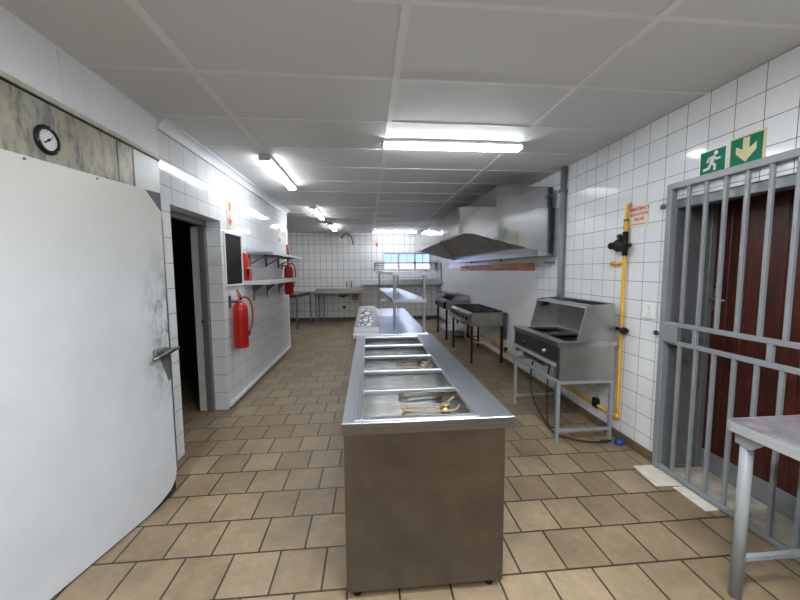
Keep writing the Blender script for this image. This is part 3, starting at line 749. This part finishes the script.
# ------------------------------------------------------------------ signs on the right wall
RX = XR - .001
RD, RU = (0, -1, 0), (0, 0, 1)
def rp(y, z, d=0): return V((RX - d, y, z))
t = thing('emergency_sign', (RX, 2.675, 1.836), 'faded white sign with red emergency lettering beside the yellow gas pipe', 'sign')
MB().box(RX - .003, RX, 2.578, 2.765, 1.836, 2.016).build('plate', 'sign_cream', t)
for i, tx in enumerate(('EMERGENCY', 'ISOLATION', 'VALVE')):
    wall_text(tx, .036, (RX - .0035, 2.672, 1.985 - i * .041), RD, RU, 'lettering', 'sign_red', t, .0006, .0009)
MB().box(RX - .0042, RX - .003, 2.592, 2.752, 1.862, 1.868).build('rule_line', 'sign_red', t)

t = thing('running_man_sign', (RX, 2.085, 2.10), 'green exit sign showing a white running figure above the gate', 'sign')
MB().box(RX - .004, RX, 1.996, 2.173, 2.099, 2.254).build('plate', 'sign_white', t)
MB().box(RX - .0048, RX - .004, 2.004, 2.165, 2.104, 2.249).build('green_field', 'green', t)
m = MB()
def stroke(p, q, w):
    p = V((0, *p)); q = V((0, *q)); d = (q - p).normalized(); n = V((0, -d.z, d.y)) * w / 2
    m.prism([V((RX - .0048, 0, 0)) + x for x in (p + n, q + n, q - n, p - n)], (-.0012, 0, 0))
def yz(u, v): return (2.165 - u * .161, 2.104 + v * .145)     # u right, v up inside the green field
S = lambda a, b_, w: stroke(yz(*a), yz(*b_), w)
S((.56, .72), (.44, .44), .026); S((.44, .46), (.62, .34), .016); S((.62, .36), (.60, .12), .014); S((.45, .46), (.36, .24), .017); S((.37, .25), (.14, .22), .014)
S((.58, .74), (.36, .68), .012); S((.37, .69), (.28, .52), .011); S((.56, .72), (.70, .56), .012); S((.69, .57), (.82, .60), .011)
m.lathe(V((RX - .0048, *yz(.63, .85))), [(.013, 0), (.013, .0012)], 16, (-1, 0, 0))
m.build('running_figure', 'sign_white', t)
t = thing('down_arrow_sign', (RX, 1.886, 2.10), 'green exit sign with a cream down arrow and cream border above the gate', 'sign')
MB().box(RX - .004, RX, 1.788, 1.984, 2.099, 2.272).build('plate', 'cream', t)
MB().box(RX - .0048, RX - .004, 1.80, 1.974, 2.107, 2.262).build('green_field', 'green', t)
m = MB(); yc = 1.887
m.prism([(RX - .0048, yc + a, z) for a, z in ((.018, 2.255), (.018, 2.19), (.055, 2.215), (.055, 2.175), (0, 2.118), (-.055, 2.175), (-.055, 2.215), (-.018, 2.19), (-.018, 2.255))], (-.0012, 0, 0))
m.build('arrow', 'cream', t)
t = thing('wall_socket', (RX, 2.515, 1.11), 'white socket plate on the right wall between gas pipe and gate', 'socket')
MB().box(RX - .010, RX, 2.455, 2.575, 1.112, 1.238, .004).build('plate', 'white_plastic', t)
m = MB()
for z in (1.205, 1.15): m.box(RX - .0125, RX - .010, 2.50, 2.53, z - .012, z + .012, .001)
m.build('rocker', 'shelf_wht', t)
m = MB()
for y, z in ((2.515, 1.18), (2.495, 1.13), (2.535, 1.13)): m.lathe((RX - .010, y, z), [(.004, 0), (.004, -.0015)], 8, (1, 0, 0))
m.build('pin_hole', 'black', t)

# ------------------------------------------------------------------ security gate and exit door
GX = 2.165
t = thing('security_gate', (GX, 1.85, 0), 'grey steel barred security gate in front of the dark red wooden door', 'gate')
P0 = 2.398
m = MB(); m.box(GX - .02, GX + .024, 2.354, P0, 0.0, 2.10, .003).box(GX - .02, GX + .024, 1.255, 1.30, 0, 2.10, .003).box(GX - .02, GX + .024, 1.30, 2.354, 2.058, 2.10, .003)
m.build('outer_frame', 'gate', t)
ly0, ly1 = 1.31, 2.30
for z0, z1, nm in ((.012, .045, 'bottom_rail'), (1.092, 1.122, 'middle_rail'), (.962, .992, 'middle_rail')):
    MB().box(GX - .013, GX + .017, ly0, 2.355, z0, z1, .003).build(nm, 'gate', t)
for k in range(8):
    y = 2.238 - .122 * k
    MB().box(GX - .010, GX + .010, y - .0105, y + .0105, 1.122, 2.06, .002).build('bar', 'gate', t)
    MB().box(GX - .010, GX + .010, y - .0105, y + .0105, .045, .962, .002).build('bar', 'gate', t)
for y in (2.128, 1.69): MB().box(GX - .011, GX + .011, y - .015, y + .015, .992, 1.092, .002).build('spacer_bar', 'gate', t)
lb = MB().box(GX - .024, GX + .024, 2.255, 2.375, .975, 1.11, .004).build('lock_box', 'gate', t)
MB().box(GX - .008, GX + .012, 2.235, 2.256, .99, 1.09, .003).build('lock_bolt', 'jamb', lb)
for z in (1.955, 1.02):
    MB().cyl((GX, P0 - .004, z), (GX, P0 + .045, z), .013, 12).lathe((GX, P0 + .04, z), [(.018, 0), (.018, .016)], 10, (0, 1, 0)).build('fixing_bolt', 'steel_dark', t)
t.location.y -= .026
d3 = MB()
for k in range(9):
    y0 = G0 + .045 + k * .1085
    d3.box(2.50, 2.54, y0, y0 + .1055, .145, 1.965, .004)
d3.box(2.512, 2.545, G0 + .045, G1 - .045, .145, 1.965)
d3 = struct(d3, 'door_3', 'wood')
MB().box(2.495, 2.545, G0 + .04, G1 - .04, .006, .15, .003).build('kick_plate', 'conduit', d3)
hd = MB().box(2.494, 2.501, 2.275, 2.315, 1.20, 1.36, .003).build('door_handle', 'steel_dull', d3)
MB().tube([(2.497, 2.295, 1.285), (2.455, 2.295, 1.285), (2.45, 2.28, 1.285), (2.45, 2.18, 1.28)], .009, 10).build('lever', 'chrome', hd)
m = MB()
m.box(2.192, 2.5, G1 - .008, G1 - .001, 0, GZ).box(2.20, 2.26, G1 - .022, G1 - .008, 0, GZ, .003).box(2.29, 2.33, G1 - .035, G1, 0, GZ, .003).box(2.46, 2.56, G1 - .045, G1, 0, 1.99, .003)
m.box(2.46, 2.56, G0, G0 + .045, 0, 1.99, .003).box(2.20, 2.26, G0, G0 + .022, 0, GZ, .003)
m.box(2.46, 2.56, G0, G1, 1.965, 2.04)
struct(m, 'door_frame', 'jamb_mid')
m = MB(); m.box(2.205, 2.275, G0, G1, 1.93, 1.992, .003); struct(m, 'door_frame_head', 'gate')

# ------------------------------------------------------------------ prep table at the right
t = thing('prep_table', (1.9, 1.0, 0), 'worn metal topped table on round grey legs in front of the barred gate', 'table')
TX, TY = 1.615, 1.40
m = MB(); pts = [(TX + .03, TY), (2.115, TY), (2.115, .55), (TX, .55), (TX, TY - .03), (TX + .008, TY - .01)]
m.prism([(x, y, .776) for x, y in pts], (0, 0, .04)); m.build('tabletop', 'zinc_top', t)
m = MB(); m.box(TX - .003, TX, .55, TY - .03, .774, .816).box(TX + .03, 2.115, TY, TY + .003, .774, .816).prism([(TX - .003, TY - .03, .774), (TX + .0, TY - .03, .774), (TX + .03, TY, .774), (TX + .03, TY + .003, .774), (TX + .006, TY - .006, .774)], (0, 0, .042)); m.build('edge_strip', 'edge_steel', t)
for x, y in ((1.660, 1.335), (2.06, 1.335), (1.660, .62), (2.06, .62)):
    lg = MB().cyl((x, y, 0), (x, y, .775), .0235, 18).build('leg', 'leg_grey', t)
    m = MB(); sx = 1 if x < 1.9 else -1; sy = -1 if y > 1 else 1
    m.prism([(x - sx * .03, y - sy * .024, .775), (x + sx * .10, y - sy * .024, .775), (x + sx * .03, y - sy * .024, .712), (x - sx * .03, y - sy * .024, .725)], (0, sy * .005, 0))
    m.prism([(x - sx * .026, y - sy * .03, .775), (x - sx * .026, y + sy * .10, .775), (x - sx * .026, y + sy * .03, .712), (x - sx * .026, y - sy * .03, .725)], (sx * .005, 0, 0))
    m.build('gusset', 'leg_grey', lg)
for y in (1.335, .62): MB().box(1.68, 2.04, y - .011, y + .011, .175, .195).build('stretcher', 'leg_grey', t)

# ------------------------------------------------------------------ left wall fittings
LX = XL + .001
t = thing('fire_sign', (LX, 4.09, 1.965), 'red on cream fire extinguisher sign with down arrow above the black board', 'sign')
MB().box(LX, LX + .003, 4.02, 4.165, 1.965, 2.305).build('plate', 'cream', t)
MB().box(LX + .003, LX + .0036, 4.03, 4.155, 1.985, 2.14).box(LX + .003, LX + .0036, 4.03, 4.155, 2.155, 2.296).build('sign_field', 'sign_cream', t)
m = MB(); yc = 4.092
m.prism([(LX + .0036, yc + a, z) for a, z in ((.013, 2.128), (.013, 2.07), (.05, 2.09), (.05, 2.06), (0, 1.995), (-.05, 2.06), (-.05, 2.09), (-.013, 2.07), (-.013, 2.128))], (.001, 0, 0))
m.build('arrow', 'sign_red', t)
m = MB(); m.box(LX + .0036, LX + .0046, yc - .022, yc + .018, 2.165, 2.245).box(LX + .0036, LX + .0046, yc - .012, yc + .008, 2.245, 2.272).box(LX + .0036, LX + .0046, yc - .035, yc - .012, 2.262, 2.27).tube([(LX + .004, yc + .008, 2.262), (LX + .004, yc + .035, 2.255), (LX + .004, yc + .036, 2.19)], .003, 6)
m.build('extinguisher_symbol', 'sign_red', t)

t = thing('black_board', (LX, 4.14, 1.34), 'black board in a white frame on the left wall beside the doorway', 'board')
y0, y1, z0, z1 = 3.875, 4.395, 1.338, 1.93
m = MB(); b_ = .02
m.box(LX, LX + .022, y0, y0 + b_, z0, z1, .003).box(LX, LX + .022, y1 - b_, y1, z0, z1, .003).box(LX, LX + .022, y0 + b_, y1 - b_, z0, z0 + b_, .003).box(LX, LX + .022, y0 + b_, y1 - b_, z1 - b_, z1, .003)
m.build('frame', 'white_plastic', t)
MB().box(LX, LX + .010, y0 + b_, y1 - b_, z0 + b_, z1 - b_).build('board_face', 'black_board', t)

def extinguisher(loc, label):
    t = thing('fire_extinguisher', loc, label, 'fire extinguisher', 'fire extinguishers on the left wall')
    r = .079
    MB().lathe((0, 0, 0), [(r * .9, 0), (r, .012), (r, .42), (r * .96, .45), (r * .8, .478), (r * .5, .5), (.026, .51)], 28).build('cylinder', 'red', t, True)
    vb = MB().lathe((0, 0, .505), [(.024, 0), (.024, .03), (.016, .035), (.016, .055)], 14).build('valve', 'brass', t, True)
    MB().prism([(0, -.07, .575), (0, .03, .553), (0, .03, .565), (0, -.075, .592)], (.012, 0, 0)).build('carry_handle', 'red', vb, True)
    MB().prism([(0, -.085, .632), (0, .02, .57), (0, .026, .58), (0, -.08, .645)], (.012, 0, 0)).build('squeeze_lever', 'red', vb, True)
    MB().lathe((.014, -.02, .545), [(.016, 0), (.016, .01)], 14, (1, 0, 0)).build('pressure_gauge', 'black', vb, True)
    MB().tube(curve([(.01, .015, .545), (.04, .05, .56), (.085, .085, .51), (.10, .10, .40), (.095, .10, .28), (.08, .085, .20), (.068, .075, .17)], 6), .010, 10).build('hose', 'red', t, True)
    MB().cyl((.068, .075, .175), (.06, .07, .12), .012, 10, .016).build('nozzle', 'black', t, True)
    MB().box(-.108, -.02, -.02, .02, .50, .525, .003).box(-.111, -.1, -.03, .03, .44, .58, .003).build('bracket', 'steel_dark', t, True)
    return t
e1 = extinguisher((-1.421, 3.985, .655), 'red fire extinguisher with curled hose hanging below the black board')
e2 = copy_tree(e1); e2.location = (-1.421, 6.42, 1.085); e2['label'] = 'red fire extinguisher high on the left wall at the far end of the shelves'

t = thing('wall_shelf', (LX, 5.5, 1.70), 'upper steel wall shelf on diagonal struts on the left wall', 'shelf', 'shelves on the left wall')
m = MB(); m.box(LX, -1.20, 4.58, 6.45, 1.742, 1.748).box(-1.203, -1.20, 4.58, 6.45, 1.715, 1.742).box(LX, LX + .003, 4.58, 6.45, 1.748, 1.80).box(LX, -1.203, 4.58, 4.583, 1.715, 1.742).box(LX, -1.203, 6.447, 6.45, 1.715, 1.742)
m.build('shelf_board', 'steel', t)
for y in (4.66, 5.4, 6.12):
    bk = MB().box(LX, LX + .025, y - .012, y + .012, 1.56, 1.741).box(LX + .025, -1.26, y - .012, y + .012, 1.718, 1.741).build('bracket', 'shelf_under', t)
    MB().tube([(LX + .02, y, 1.59), (-1.29, y, 1.722)], .008, 8).build('strut', 'steel_dark', bk)
t = thing('wall_shelf', (LX, 5.4, 1.12), 'lower white wall shelf with deep front edge on the left wall', 'shelf', 'shelves on the left wall')
m = MB(); m.box(LX, -1.20, 4.42, 6.40, 1.378, 1.386).box(-1.205, -1.20, 4.42, 6.40, 1.338, 1.378).box(LX, -1.205, 4.42, 4.425, 1.338, 1.378).box(LX, -1.205, 6.395, 6.40, 1.338, 1.378)
m.build('shelf_board', 'shelf_wht', t)
for y in (4.79, 5.415, 6.10):
    MB().box(LX, LX + .012, y - .022, y + .022, 1.115, 1.377).box(LX + .012, -1.26, y - .018, y + .018, 1.358, 1.377).prism([(LX + .012, y - .004, 1.357), (-1.34, y - .004, 1.357), (LX + .012, y - .004, 1.20)], (0, .008, 0)).build('bracket', 'shelf_under', t)

t = thing('red_box', (-1.49, 4.52, 1.387), 'red box with upright orange lid standing on the near end of the lower wall shelf', 'box')
MB().box(LX + .002, -1.455, 4.455, 4.545, 1.387, 1.535, .006).build('body', 'red', t)
MB().prism([(-1.505, 4.45, 1.536), (-1.475, 4.45, 1.55), (-1.475, 4.45, 1.64), (-1.495, 4.45, 1.715), (LX + .002, 4.45, 1.73), (LX + .002, 4.45, 1.536)], (0, .07, 0)).build('lid', 'orange_red', t)
MB().box(-1.488, -1.462, 4.449, 4.454, 1.44, 1.52, .002).build('black_panel', 'black', t)

o = MB().prism([(-1.522, 6.76, 1.62), (-1.49, 6.76, 1.60), (-1.475, 6.76, 1.72), (-1.478, 6.76, 1.85), (-1.50, 6.76, 1.98), (-1.526, 6.76, 2.02)], (0, .012, 0))
o.box(XL + .002, -1.50, 6.755, 6.777, 1.9, 1.93)
tag(o.build('projecting_sign', 'red'), 'narrow curved red fire sign sticking out from the end of the left wall', 'sign')
t = thing('small_wall_sign', (LX, 6.30, 2.0), 'small cream and orange sign high on the left wall near its far end', 'sign')
MB().box(LX, LX + .003, 6.22, 6.38, 2.0, 2.29).build('plate', 'sign_cream', t)
MB().box(LX + .003, LX + .004, 6.25, 6.35, 2.18, 2.26).build('orange_mark', 'sign_orange', t)
MB().box(LX + .003, LX + .004, 6.26, 6.34, 2.02, 2.07).build('dark_mark', 'black', t)

# ------------------------------------------------------------------ back of the room
t = thing('side_table', (-1.86, 9.08, 0), 'small steel topped table at the back left, left of the sink bench', 'table', None, math.radians(-8))
MB().box(-1.1, .06, -.05, 1.25, .885, .915, .004).build('tabletop', 'steel_dull', t, True)
MB().box(-1.08, .03, -.02, -.0, .825, .884).box(.01, .03, -.0, 1.2, .825, .884).build('apron', 'steel_dark', t, True)
for x in (-1.05, .0):
    for y in (0, 1.16): MB().box(x, x + .035, y, y + .035, 0, .884, .002).build('leg', 'steel_dull', t, True)

t = thing('sink_bench', (-.85, 10.2, 0), 'long steel sink bench against the tiled back wall', 'sink')
zs = .865
MB().box(-1.57, -.20, 9.80, 10.56, zs, zs + .055, .006).box(-1.57, -.20, 10.53, 10.56, zs + .055, zs + .11, .003).build('worktop', 'steel_dull', t)
MB().box(-.86, -.52, 10.0, 10.4, zs - .06, zs - .001, .01).build('bowl', 'steel_dark', t)
for x, y in ((-1.49, 9.86), (-1.49, 10.48), (-1.33, 10.40), (-.26, 9.86)):
    MB().box(x, x + .035, y, y + .035, 0, zs - .001).build('leg', 'leg_grey', t)
m = MB(); m.tube(curve([(-.80, 10.2, zs - .061), (-.80, 10.2, .76), (-.75, 10.2, .745), (-.70, 10.2, .76), (-.66, 10.3, .77)], 5), .02, 10).build('waste_pipe', 'black', t)
o = MB().box(-.46, -.27, 9.95, 10.3, zs - .20, zs - .002, .004).build('undersink_box', 'cardboard')
tag(o, 'brown box hanging under the right end of the sink bench', 'box')
t0 = None
for x, lb in ((-.645, 'dark upright tap above the sink bench, the left one of the pair'), (-.50, 'dark upright tap above the sink bench, the right one of the pair')):
    if t0 is None:
        t0 = thing('wall_tap', (x, 10.598, 1.0), lb, 'tap', 'taps above the sink bench')
        MB().tube([(0, 0, .05), (0, -.05, .05), (0, -.055, .06), (0, -.055, .20)], .016, 10).build('spout', 'steel_dark', t0, True)
        MB().lathe((0, -.055, .0), [(.02, 0), (.02, .05), (.014, .06)], 10).build('tap_body', 'steel_dark', t0, True)
    else:
        c_ = copy_tree(t0); c_.location = (x, 10.598, 1.0); c_['label'] = lb
o = MB().lathe((-.74, 10.6, .40), [(.045, 0), (.045, -.02), (.03, -.03), (.03, -.06)], 16, (0, 1, 0)).build('wall_drain', 'black'); tag(o, 'black round pipe stub on the back wall below the sink bench', 'pipe')
o = MB().tube(curve([(-.78, 10.598, 2.47), (-.77, 10.50, 2.48), (-.70, 10.46, 2.56), (-.60, 10.46, 2.595), (-.50, 10.48, 2.54), (-.455, 10.52, 2.42), (-.44, 10.57, 2.30), (-.44, 10.598, 2.28)], 6), .018, 10)
tag(o.build('bent_wall_pipe', 'steel_dark'), 'dark bent pipe arching on the back wall just under the ceiling', 'pipe')
o = MB().box(.24, .31, 10.588, 10.599, 2.22, 2.34, .003).box(.262, .288, 10.58, 10.588, 2.225, 2.29).build('small_back_sign', 'sign_orange'); tag(o, 'small orange fitting on the back wall above and left of the window', 'wall fitting')

t = thing('back_wall_shelf', (.97, 10.4, 1.08), 'long grey steel shelf with deep edge on the back wall below the window', 'shelf')
MB().box(-.21, 2.17, 10.15, 10.598, 1.235, 1.245).box(-.21, 2.17, 10.15, 10.156, 1.09, 1.235).box(-.21, -.204, 10.156, 10.598, 1.09, 1.235).build('shelf_board', 'steel_top', t)
MB().box(2.135, 2.165, 10.16, 10.19, 1.246, 1.73).build('upright', 'steel_dark', t)
for x in (.3, 1.6): MB().prism([(x, 10.597, 1.234), (x, 10.25, 1.234), (x, 10.597, .98)], (.02, 0, 0)).build('bracket', 'steel', t)
t = thing('rail_rack', (1.14, 10.4, 1.49), 'dark steel pipe rack on end brackets across the back window', 'rack')
MB().tube([(.19, 10.27, 1.725), (2.10, 10.27, 1.725)], .017, 10).build('front_pipe', 'steel_dark', t)
MB().tube([(.19, 10.5, 1.66), (.50, 10.5, 1.66)], .012, 8).build('rear_pipe', 'steel_dark', t)
for x in (.20, 2.06):
    MB().box(x - .014, x + .014, 10.565, 10.598, 1.49, 1.75, .002).box(x - .014, x + .014, 10.25, 10.565, 1.695, 1.712).prism([(x - .004, 10.564, 1.694), (x - .004, 10.30, 1.694), (x - .004, 10.564, 1.53)], (.008, 0, 0)).build('bracket', 'steel_dark', t)

# ------------------------------------------------------------------ light
w = bpy.data.worlds.new('world'); SC.world = w; w.use_nodes = True
nt = w.node_tree; bg = nt.nodes['Background']
tc = nd(nt, 'ShaderNodeTexCoord'); sp = nd(nt, 'ShaderNodeSeparateXYZ'); nt.links.new(tc.outputs['Generated'], sp.inputs[0])
nt.links.new(ramp(nt, sp.outputs[2], [(0, (.34, .50, 1)), (.5, (.25, .42, .95)), (1, (.2, .36, .9))]), bg.inputs[0])
bg.inputs[1].default_value = 1.1

sun = bpy.data.lights.new('sun', 'SUN'); sun.energy = 2.6; sun.color = (1, .9, .82); sun.angle = .02
so = bpy.data.objects.new('sun', sun); COL.objects.link(so); so.rotation_euler = (math.radians(48), 0, math.radians(-20))
def area(name, loc, sx, sy, power, col=(1, 1, 1), rot=(0, 0, 0)):
    l = bpy.data.lights.new(name, 'AREA'); l.shape = 'RECTANGLE'; l.size = sx; l.size_y = sy; l.energy = power; l.color = col
    o = bpy.data.objects.new(name, l); COL.objects.link(o); o.location = loc; o.rotation_euler = rot; return o
# unseen ceiling lamps, added to light the near end of the room
area('unseen_ceiling_lamp', (-.95, -.5, ZC - .05), .12, 1.25, 44, (.92, .96, 1))
area('unseen_ceiling_lamp', (.76, .45, ZC - .05), 1.25, .12, 34, (.92, .96, 1))  # this crosswise one is inferred from the band reflected in the hood
area('unseen_ceiling_lamp', (.5, -2.2, ZC - .05), 1.25, .12, 20, (.95, .98, 1))

SC.view_settings.view_transform = 'Standard'; SC.view_settings.look = 'None'
SC.view_settings.gamma = 1; SC.view_settings.use_curve_mapping = False
SC.view_settings.exposure = 1.2
SC.cycles.max_bounces = 10; SC.cycles.diffuse_bounces = 6; SC.cycles.glossy_bounces = 5
SC.cycles.use_denoising = True
SC.cycles.sample_clamp_indirect = 6
